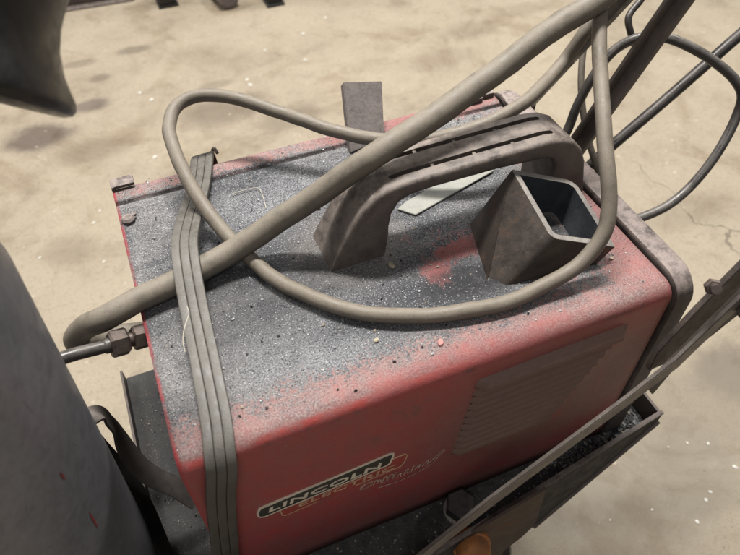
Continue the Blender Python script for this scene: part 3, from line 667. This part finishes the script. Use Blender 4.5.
# thick hose
T('thick_hose', [(0.2682, 0.0541, 0.1672), (0.2061, 0.0396, 0.1485), (0.1531, 0.0303, 0.1343), (0.1138, 0.0240, 0.1180), (0.0494, 0.0071, 0.1020), (-0.0112, -0.0055, 0.0880), (-0.0339, -0.0025, 0.0740), (-0.0682, 0.0062, 0.0480), (-0.1245, 0.0100, 0.0190), (-0.1611, 0.0028, 0.0125), (-0.2141, -0.0083, 0.0115), (-0.2421, -0.0141, 0.0080), (-0.2619, 0.0018, -0.0144), (-0.2725, 0.0085, -0.0297), (-0.2733, 0.0143, -0.0439), (-0.2649, 0.0236, -0.0575), (-0.2482, 0.0280, -0.0644), (-0.2189, 0.0239, -0.0688), (-0.1976, 0.0192, -0.0710)],
  lambda u: .0101, HOSE, 'thick dusty hose crossing over the carry handle and bending back at its left end', 'hose', n=22, wob=.03)
T('looped_cable', [(0.2657, 0.0993, 0.1498), (0.2392, 0.0681, 0.1425), (0.2155, 0.0365, 0.1331), (0.1951, -0.0019, 0.1139), (0.1733, -0.0443, 0.0964), (0.1590, -0.0789, 0.0750), (0.1534, -0.0982, 0.0550), (0.1440, -0.1099, 0.0370), (0.1250, -0.1155, 0.0200), (0.0870, -0.1185, 0.0095), (0.0493, -0.1196, 0.0072), (0.0098, -0.1126, 0.0070), (-0.0295, -0.0993, 0.0070), (-0.0651, -0.0769, 0.0070), (-0.1003, -0.0354, 0.0072), (-0.1210, 0.0069, 0.0085), (-0.1345, 0.0434, 0.0170), (-0.1479, 0.0885, 0.0340), (-0.1507, 0.1244, 0.0440), (-0.1484, 0.1516, 0.0500), (-0.1342, 0.1752, 0.0550), (-0.1093, 0.1774, 0.0580), (-0.0784, 0.1602, 0.0550), (-0.0403, 0.1271, 0.0480), (-0.0070, 0.0967, 0.0420), (0.0225, 0.0711, 0.0420), (0.0589, 0.0425, 0.0500), (0.0921, 0.0310, 0.0580), (0.1259, 0.0300, 0.0640), (0.1629, 0.0414, 0.0680), (0.2191, 0.0760, 0.0700), (0.2396, 0.0765, 0.1030), (0.2731, 0.1044, 0.1166)],
  lambda u: .0063, CABLE, 'grey brown cable looped widely over the lid and around the steel tube offcut', 'cable', n=18, wob=.02)
# ribbed strap
pr = []
w2 = .0108
pr += [(-w2, -.0016), (w2, -.0016)]
m_ = 3
top = []
for k in range(m_):
    cx = -w2 + w2 * 2 / m_ * (k + .5); hw = w2 / m_
    for j in range(13):
        a = math.pi * (1 - j / 12); top.append((cx + math.cos(a) * hw * .985, .0009 + min(1, math.sin(a) * 3.2) * .0016 + math.sin(a) * .0004))
pr += list(reversed(top))
sp = [(-.120, .1655, -.06), (-.122, .1645, -.02), (-.1235, .1625, .0005), (-.127, .152, .0036), (-.134, .128, .0042), (-.146, .092, .009), (-.158, .055, .0185), (-.1665, .022, .0262), (-.1705, -.004, .0245), (-.1745, -.040, .0150), (-.1785, -.090, .0060), (-.1825, -.135, .0035), (-.1860, -.1535, -.0015), (-.1885, -.1605, -.012), (-.1960, -.1615, -.05), (-.2060, -.1615, -.12), (-.2150, -.1625, -.19), (-.2200, -.1640, -.232)]
sn = [(0, 1, 0), (0, 1, .1), (0, .8, .6), (0, .2, 1), (0, 0, 1), (0, 0, 1), (0, 0, 1), (0, 0, 1), (0, 0, 1), (0, 0, 1), (0, 0, 1), (0, -.2, 1), (0, -.6, .8), (0, -1, .3), (0, -1, 0), (0, -1, 0), (0, -1, 0), (0, -1, 0)]
st = MB().add(ribbon([W(p) for p in sp], sn, pr)).build('ribbed_strap', STRAP, angle=40)
tag(st, 'flat grey rubber strap with three ribs pulled over the left end of the red machine', 'strap')
MB().add(tube([W(p) for p in ((-.110, .160, .002), (-.1115, .166, .004), (-.1135, .168, .000), (-.1135, .167, -.012))], .0017, 10)).build('hook', BRASS, st)
# gas fitting at the left end
g0 = Vector((-.2140, -.0265, -.0115))
gh = empty('gas_hose', W(tuple(g0))); tag(gh, 'sooty hose end with hex nuts screwed into the left end of the machine', 'hose fitting')
gd = Vector((-0.2704, -0.0371, 0.0044)) - g0; gd.normalize()
base = W(tuple(g0))
MB().add(hexnut(base + gd * .001, gd, .0175, .012)).build('hex_nut', BRASS, gh)
MB().add(lathe(base, gd, [(.006, 0), (.006, .02)], 16)).build('threaded_stem', BRASS, gh)
MB().add(hexnut(base + gd * .0165, gd, .0195, .014)).build('hex_nut', BRASS, gh)
MB().add(tube([base + gd * .028, base + gd * .040, base + gd * .055 + Vector((0, 0, .0005)), base + gd * .075, base + gd * .105 + Vector((0, .01, -.004)), base + gd * .15 + Vector((0, .03, -.02))], lambda u: .0062 if u < .12 else .0052, 14)).build('hose', BLACKC, gh)
# black cables behind the machine
T('curved_cable', [(0.2202, 0.0724, -0.0593), (0.2500, 0.0800, -0.0234), (0.2603, 0.0857, 0.0044), (0.2764, 0.0892, 0.0390), (0.2967, 0.0910, 0.0603), (0.3160, 0.0820, 0.0726), (0.3350, 0.0683, 0.0743), (0.3550, 0.0520, 0.0676), (0.3767, 0.0358, 0.0550), (0.3935, 0.0198, 0.0408), (0.3999, 0.0096, 0.0280), (0.3976, 0.0031, 0.0087), (0.3762, -0.0104, -0.0224), (0.3485, -0.0188, -0.0515), (0.3175, -0.0241, -0.0659), (0.2873, -0.0221, -0.0741), (0.2604, -0.0178, -0.0794)], .0050, BLACKC, 'smooth black cable curving out to the right edge and back behind the machine', 'cable')
T('thin_cable', [(0.3286, 0.1790, 0.0756), (0.3191, 0.1678, 0.0635), (0.2990, 0.1424, 0.0363), (0.2829, 0.1126, 0.0070), (0.2801, 0.0837, -0.0306), (0.2851, 0.0586, -0.0626), (0.2918, 0.0366, -0.0915)], .0036, CABLE2, 'thin brown cable hanging down between the two cart bars behind the looped cable', 'cable')
# steel tube offcut leaning on the lid
Q1, Q5, Q4 = (.073, -.025, -.0002), (.063, -.100, -.0002), (.150, -.109, -.0002)
P1, P5, P4 = (.1040, -.0295, .0567), (.1045, -.0965, .0375), (.1650, -.1080, .0140)
def plan(A, B, C_, u, v): return Vector(A) + (Vector(B) - Vector(A)) * u + (Vector(C_) - Vector(A)) * v
def rr_uv(i0, radii):
    """rounded unit square, inset i0 = (iu, iv); corners 5 (0,0), 4 (1,0), 2 (1,1), 1 (0,1)"""
    iu, iv = i0; out = []
    for (cu, cv, a0, r) in ((0, 0, 180, radii[0]), (1, 0, 270, radii[1]), (1, 1, 0, radii[2]), (0, 1, 90, radii[3])):
        ru, rv = r / .062, r / .077
        x = (iu + ru) if cu == 0 else (1 - iu - ru); y = (iv + rv) if cv == 0 else (1 - iv - rv)
        for k in range(7):
            a = math.radians(a0 + 90 * k / 6); out.append((x + ru * math.cos(a), y + rv * math.sin(a)))
    return out
wt = .0052
ou = rr_uv((0, 0), (.007, .0012, .010, .0010)); inn = rr_uv((wt / .062, wt / .077), (.005, .0006, .007, .0006))
tb = empty('tube_offcut', W((.105, -.066, 0))); tag(tb, 'rusty square steel tube offcut standing open and tilted on the lid before the handle', 'steel tube')
n = len(ou)
ob = [W(plan(Q5, Q4, Q1, u, v)) for (u, v) in ou]; ot = [W(plan(P5, P4, P1, u, v)) for (u, v) in ou]
ib = [W(plan(Q5, Q4, Q1, u, v)) for (u, v) in inn]; it = [W(plan(P5, P4, P1, u, v)) for (u, v) in inn]
M_ = W((0.0556, -0.0893, -0.0002))
for k in (25, 26, 27): ob[k] = M_ + (ob[k] - ob[25]) * .05
seg = 6
def wall(a, b, steps=seg):
    vs, fs = [], []
    for s_ in range(steps + 1): vs += [p + (q - p) * (s_ / steps) for p, q in zip(a, b)]
    for s_ in range(steps):
        for k in range(n):
            k2 = (k + 1) % n; fs.append([s_ * n + k, s_ * n + k2, (s_ + 1) * n + k2, (s_ + 1) * n + k])
    return vs, fs
MB().add(wall(ob, ot)).build('outer_wall', TUBESTEEL, tb, angle=16)
inner = MB().add(wall(ib, it)).build('inner_wall', INNER, tb, angle=40)
lift = (Vector(P1) - Vector(Q1)).normalized() * .0002
MB().add((ot + it, [[k, (k + 1) % n, n + (k + 1) % n, n + k] for k in range(n)])).build('cut_rim', CUT, tb, smooth=False)
# flat bar stub standing behind the handle
a0 = Vector((.0125, .111, 0)); ax = (Vector((.052, .117, 0)) - a0).normalized(); ay = Vector((-ax.y, ax.x, 0))
up = (Vector((0.0282, 0.1680, 0.0432)) - a0).normalized(); h_ = (Vector((0.0282, 0.1680, 0.0432)) - a0).length
fn_ = ax.cross(up).normalized()
co_ = Vector((-0.16693, -0.3838, 1.09417)); tg_ = W((0.0734, 0.1740, 0.0296)) - co_; tr_ = co_ + tg_ * ((W(a0) - co_).dot(fn_) / tg_.dot(fn_))
poly = [W(a0), W(a0 + ax * .040), tr_, W(a0 + up * h_)]
o = MB().add(prism(poly, -fn_ * .0095 if fn_.z > 0 else fn_ * .0095, .0009)).build('flat_bar_stub', GRITSTEEL)
tag(o, 'short flat steel bar coated in brown grit standing upright on the lid behind the handle', 'steel bar')
# pale strip under the handle
pa, pb, pc = Vector((.029, .024, .001)), Vector((.0335, .003, .001)), Vector((.100, .0215, .001))
dirv = (pc - pb).normalized(); sd = Vector((-dirv.y, dirv.x, 0))
poly = [W(pb), W(pc + dirv * .03), W(pc + dirv * .03 + sd * .019), W(pb + dirv * .004 + sd * .019), W(pb + sd * .016 - dirv * .008)]
o = MB().add(prism(poly, (0, 0, .0016), .0003)).build('pale_strip', PALE)
tag(o, 'pale greyish flat strip with an angled end lying on the lid under the handle', 'strip')
# loose flakes
def flake(px, s, mat, label):
    o = MB().add(chip(W((px[0], px[1], .0012)), s, .35)).build('flake', mat, smooth=False); tag(o, label, 'flake', 'loose flakes on the lid')
flake((-0.0109, -0.0434, 0.0000), .0042, FLAKE_TAN, 'tan crumb lying on the lid just right of the left handle leg')
flake((-0.0082, -0.1307, 0.0000), .0034, FLAKE_PINK, 'pink paint flake near the front edge of the lid')
flake((-0.0526, -0.1100, 0.0000), .0026, FLAKE_TAN, 'small pale flake on the lid below the looped cable, left of the pink one')
flake((0.1644, -0.1085, -0.0000), .0026, FLAKE_TAN, 'tan crumb beside the right tip of the steel tube offcut')
flake((-0.0443, 0.0469, 0.0000), .0030, FLAKE_TAN, 'pale crumb on the lid against the thick hose, left of the handle')
# pale threads
def thread(pts, label):
    o = MB().add(tube(pts, .00035, 6)).build('thread', THREAD); tag(o, label, 'thread', 'pale threads')
thread([W(p) for p in ((-0.1785, -0.0455, 0.0295), (-0.1785, -0.0514, 0.0280), (-0.1813, -0.0564, 0.0270), (-0.1854, -0.0639, 0.0260), (-0.1882, -0.0718, 0.0240), (-0.1890, -0.0804, 0.0220))], 'pale curled thread caught on the ribbed strap')
thread([W(p) for p in ((-0.1119, 0.0965, 0.0010), (-0.0992, 0.0974, 0.0008), (-0.0871, 0.0954, 0.0008), (-0.0863, 0.0811, 0.0010), (-0.0880, 0.0656, 0.0010))], 'pale hooked thread lying on the lid beside the thick hose')
# gas cylinder
cax = Vector((.05405455, .01345582, .99844732)); cn = Vector((-.96887951, -.24118363, .05570416)); R_ = .105
tan_ = Vector((-0.2661, -0.0750, 0.0082)); c0 = tan_ + cn * R_
cb = W(tuple(c0)); cb = cb - cax * ((cb.z - .004) / cax.z)
cyl = empty('gas_cylinder', cb); tag(cyl, 'large dark grey gas cylinder with red scratches standing close at the lower left', 'gas cylinder')
Ht = (ZT + .145) / cax.z
pf = [(0, 0), (R_ - .012, 0), (R_ - .003, .006), (R_, .02)] + [(R_, .02 + (Ht - .02) * k / 8) for k in range(1, 9)] + [(R_ * math.cos(a), Ht + .06 * math.sin(a)) for a in [math.radians(q) for q in (15, 30, 45, 60, 72)]]
MB().add(lathe(cb, cax, pf, 72)).build('body', CYL, cyl)
MB().add(lathe(cb + cax * (Ht + .055), cax, [(.026, 0), (.026, .022), (.018, .026), (.012, .03), (.012, .09), (0, .09)], 24)).build('valve', BRASS, cyl)
def on_cyl(px, lift=.0):
    """nearest hit of the line of sight through a scratch with the cylinder side, given the sighted direction"""
    o_, d_ = Vector((-0.16693, -0.3838, 1.09417)), Vector(px) ; d_ = (W(d_) - o_).normalized()
    w_ = o_ - cb; a_ = d_ - cax * d_.dot(cax); b_ = w_ - cax * w_.dot(cax)
    A, B, C_ = a_.dot(a_), 2 * a_.dot(b_), b_.dot(b_) - (R_ + lift) ** 2
    dd = B * B - 4 * A * C_
    t_ = (-B - math.sqrt(max(dd, 0))) / (2 * A); return o_ + d_ * t_
def scratch(p, q, w, SCRATCH=SCRATCH):
    a, b = on_cyl(p, .0003), on_cyl(q, .0003); d = (b - a).normalized(); nn = (a - cb); nn = (nn - cax * nn.dot(cax)).normalized(); s_ = d.cross(nn)
    out = [a, a + (b - a) * .3 + s_ * w, a + (b - a) * .7 + s_ * w * .7, b, a + (b - a) * .6 - s_ * w * .8, a + (b - a) * .25 - s_ * w * .6]
    MB().add((out, [list(range(6))])).build('scratch', SCRATCH, cyl, smooth=False)
scratch((-0.2799, -0.1468, -0.0278), (-0.2772, -0.1579, -0.0359), .0011); scratch((-0.2904, -0.1208, -0.0102), (-0.2882, -0.1262, -0.0138), .0010)
for a_, b_, w_ in (((-0.2717, -0.0431, 0.0588), (-0.2762, -0.0590, 0.0445), .0003), ((-0.3063, -0.1342, -0.0262), (-0.3055, -0.1357, -0.0271), .0007), ((-0.2996, -0.0760, 0.0231), (-0.2922, -0.0901, 0.0141), .00025), ((-0.2777, -0.1083, 0.0041), (-0.2716, -0.1147, 0.0009), .00025), ((-0.2911, -0.0418, 0.0536), (-0.2936, -0.0529, 0.0437), .0003), ((-0.3173, -0.1252, -0.0225), (-0.3188, -0.1357, -0.0315), .00025), ((-0.2636, -0.1363, -0.0140), (-0.2632, -0.1475, -0.0230), .00025)):
    scratch(a_, b_, w_, GREYSCR)
# belt from the cylinder to the deck
bp_ = [(-0.2988, -0.0542, -0.0519), (-0.2821, -0.0519, -0.0579), (-0.2725, -0.0438, -0.0681), (-0.2679, -0.0451, -0.0875), (-0.2672, -0.0502, -0.1113), (-0.2637, -0.0593, -0.1375), (-0.2541, -0.0672, -0.1607), (-0.2405, -0.0727, -0.1806), (-0.2282, -0.0812, -0.2034)]
bn = [(-.2, -.5, .8), (-.1, -.2, .9), (.3, .1, 1), (.9, .1, .5), (.7, -.2, .7), (.3, -.2, .9), (.1, -.2, 1), (.0, -.1, 1), (0, 0, 1)]
o = MB().add(ribbon([W(p) for p in bp_], bn, [(-.0092, -.0012), (.0092, -.0012), (.0098, 0), (.0092, .0012), (-.0092, .0012), (-.0098, 0)])).build('twisted_belt', BELT, angle=50)
tag(o, 'black twisted flat belt running from the grey cylinder down beside the red machine', 'belt')
bp2 = [(-0.2897, -0.0420, -0.1054), (-0.2832, -0.0494, -0.1491), (-0.2766, -0.0616, -0.1701), (-0.2725, -0.0807, -0.1909), (-0.2707, -0.1008, -0.2132), (-0.2685, -0.1246, -0.2317)]
o = MB().add(ribbon([W(q) for q in bp2], [(.5, -.3, .8), (.6, -.4, .6), (.7, -.5, .5), (.6, -.5, .5), (.6, -.5, .5), (.6, -.5, .5)], [(-.009, -.0014), (.009, -.0014), (.0096, 0), (.009, .0014), (-.009, .0014), (-.0096, 0)])).build('webbing_strap', BLACK, angle=50)
tag(o, 'plain black webbing strap hanging below the twisted belt beside the grey cylinder', 'strap')
# black hood hung over the cylinder valve
M3 = Matrix([[0.924423, 0.292153, -0.245131], [-0.381228, 0.694474, -0.609975], [-0.007969, 0.657326, 0.753364]]); rt, upv, bk = M3.col[0], M3.col[1], M3.col[2]
tip = W((-0.2020, -0.0952, 0.2384)); axd = (upv * .966 + rt * .24 + bk * .10).normalized(); hr = (rt * .966 - upv * .24).normalized()
RR = .078; oc = tip - hr * RR
f_ = .30 / 661.097 * 1.0
hoodp = [(RR - .018, .004), (RR - .011, .0003), (RR - .0055, -.0008), (RR - .0020, .0008), (RR - .0008, .0036), (RR - .0016, .0070), (RR - .0050, .0120), (RR - .0090, .0185), (RR - .0130, .029), (RR - .0145, .040), (RR - .0140, .052), (RR - .0125, .065), (RR - .0125, .085), (RR - .018, .105), (RR - .035, .122), (.02, .132), (0, .133)]
o = MB().add(lathe(oc, axd, hoodp, 64, False)).build('black_hood', BLACK, angle=60)
sm = o.modifiers.new('wall', 'SOLIDIFY'); sm.thickness = .002; sm.offset = -1
htop = oc + axd * .131; vtop = cb + cax * (Ht + .125)
MB().add(tube([htop - axd * .004, htop + axd * .03, (htop + vtop) / 2 + Vector((-.03, .0, .07)), vtop + Vector((0, 0, .03)), vtop], .0055, 12)).build('hanger_arm', BLACK, o)
tag(o, 'smooth black flared hood hanging out of focus in the upper left corner', 'hood')


# ------------------------------------------------------------------ grit lying on the lid and deck
mb = MB(); mats = [G1, G2, G3, G4]; idx = []
def grain(x, y, z, s):
    vs, fs = chip((x, y, z), s, .55)
    idx.append((len(fs), random.choices((0, 1, 2, 3), (.38, .27, .25, .10))[0])); mb.add((vs, fs))
def tetra(x, y, z, s):
    p = Vector((x, y, z)); vs = [p + Vector((random.uniform(-1, 1), random.uniform(-1, 1), random.uniform(0, .7))) * s for _ in range(4)]
    idx.append((4, random.choices((0, 1, 2, 3), (.42, .25, .25, .08))[0])); mb.add((vs, [[0, 1, 2], [0, 2, 3], [0, 3, 1], [1, 3, 2]]))
def free(x, y):
    return not (-.062 < x < -.010 and -.032 < y < .018) and not (.157 < x < .19 and -.032 < y < .018)
for _ in range(11000):
    x, y = random.uniform(-.213, .19), random.uniform(-.142, .15)
    if not free(x, y): continue
    if noise.noise(Vector((x * 22, y * 22, 5))) < random.uniform(-.6, .35): continue
    tetra(x, y, ZT + .0002, random.choice((.0003, .0004, .0004, .0005, .0005, .0006, .0007, .0009)))
for _ in range(160):
    x, y = random.uniform(-.2, .19), random.uniform(-.145, .15)
    if free(x, y): grain(x, y, ZT + .0005, random.uniform(.0008, .0018))
lid = mb.build('metal_grit', mats, smooth=False)
k = 0
for (nf, mi) in idx:
    for _ in range(nf): lid.data.polygons[k].material_index = mi; k += 1
tag(lid, 'fine grey and white grinding grit scattered over the lid of the red machine', 'grit', kind='stuff')
mb = MB(); idx = []
for _ in range(1500):
    x, y = random.choice(((random.uniform(-.26, .245), None), (random.uniform(-.27, -.22), random.uniform(-.18, .08)), (random.uniform(.10, .245), None)))
    if y is None: y = front(x) + .003 + random.random() * (-.160 - front(x) - .003) if x < .222 else random.uniform(front(x) + .004, -.12)
    (tetra if random.random() < .7 else grain)(x, y, W((0, 0, DZ)).z + .0004, random.uniform(.0008, .0030) * (1.4 if x > .18 else .45 if x < -.2 else .8))
dk = mb.build('deck_grit', [G2, GD, G3, G4], smooth=False); k = 0
for (nf, mi) in idx:
    for _ in range(nf): dk.data.polygons[k].material_index = mi; k += 1
tag(dk, 'coarse metal chips and grit lying in the tray of the cart', 'grit', kind='stuff')

# ------------------------------------------------------------------ light
wd = bpy.data.worlds.new('World'); scene.world = wd; wd.use_nodes = True
bg = wd.node_tree.nodes['Background']; bg.inputs[0].default_value = (.95, .96, 1.0, 1); bg.inputs[1].default_value = .185
def area(name, loc, target, sx, sy, energy, colr):
    d = bpy.data.lights.new(name, 'AREA'); d.shape = 'RECTANGLE'; d.size = sx; d.size_y = sy; d.energy = energy; d.color = colr
    o = bpy.data.objects.new(name, d); col.objects.link(o); o.location = loc
    o.rotation_euler = (Vector(target) - Vector(loc)).to_track_quat('-Z', 'Y').to_euler(); return o
area('shop_or_fill_light', (.25, .95, 3.2), (.2, .8, 0), 1.2, .22, 138, (1.0, .97, .925))
area('shop_or_fill_light', (-.9, -1.9, 3.2), (-.1, -.2, .6), 1.2, .25, 17, (1.0, .97, .925))  # added unseen front fill behind the camera, lifts the dark side face
area('shop_or_fill_light', (-2.2, 2.6, 3.2), (-1.6, 2.0, 0), 1.3, .5, 84, (1.0, .97, .925))
area('shop_or_fill_light', (2.6, 1.6, 3.2), (1.9, 1.4, 0), 1.3, .5, 84, (1.0, .97, .925))

# ------------------------------------------------------------------ camera
cd = bpy.data.cameras.new('Camera'); cam = bpy.data.objects.new('Camera', cd); col.objects.link(cam); scene.camera = cam
M = Matrix([[0.924423, 0.292153, -0.245131], [-0.381228, 0.694474, -0.609975], [-0.007969, 0.657326, 0.753364]]).to_4x4(); M.translation = Vector((-0.16693, -0.3838, 1.09417)); cam.matrix_world = M
cd.sensor_fit = 'HORIZONTAL'; cd.sensor_width = 36; cd.lens = 661.097 / 740 * 36; cd.clip_start = .02; cd.clip_end = 100
cd.dof.use_dof = True; cd.dof.focus_distance = .60; cd.dof.aperture_fstop = 9
scene.view_settings.view_transform = 'Standard'; scene.view_settings.look = 'None'; scene.view_settings.exposure = 0; scene.view_settings.gamma = 1
scene.cycles.use_denoising = True
scene.cycles.max_bounces = 6
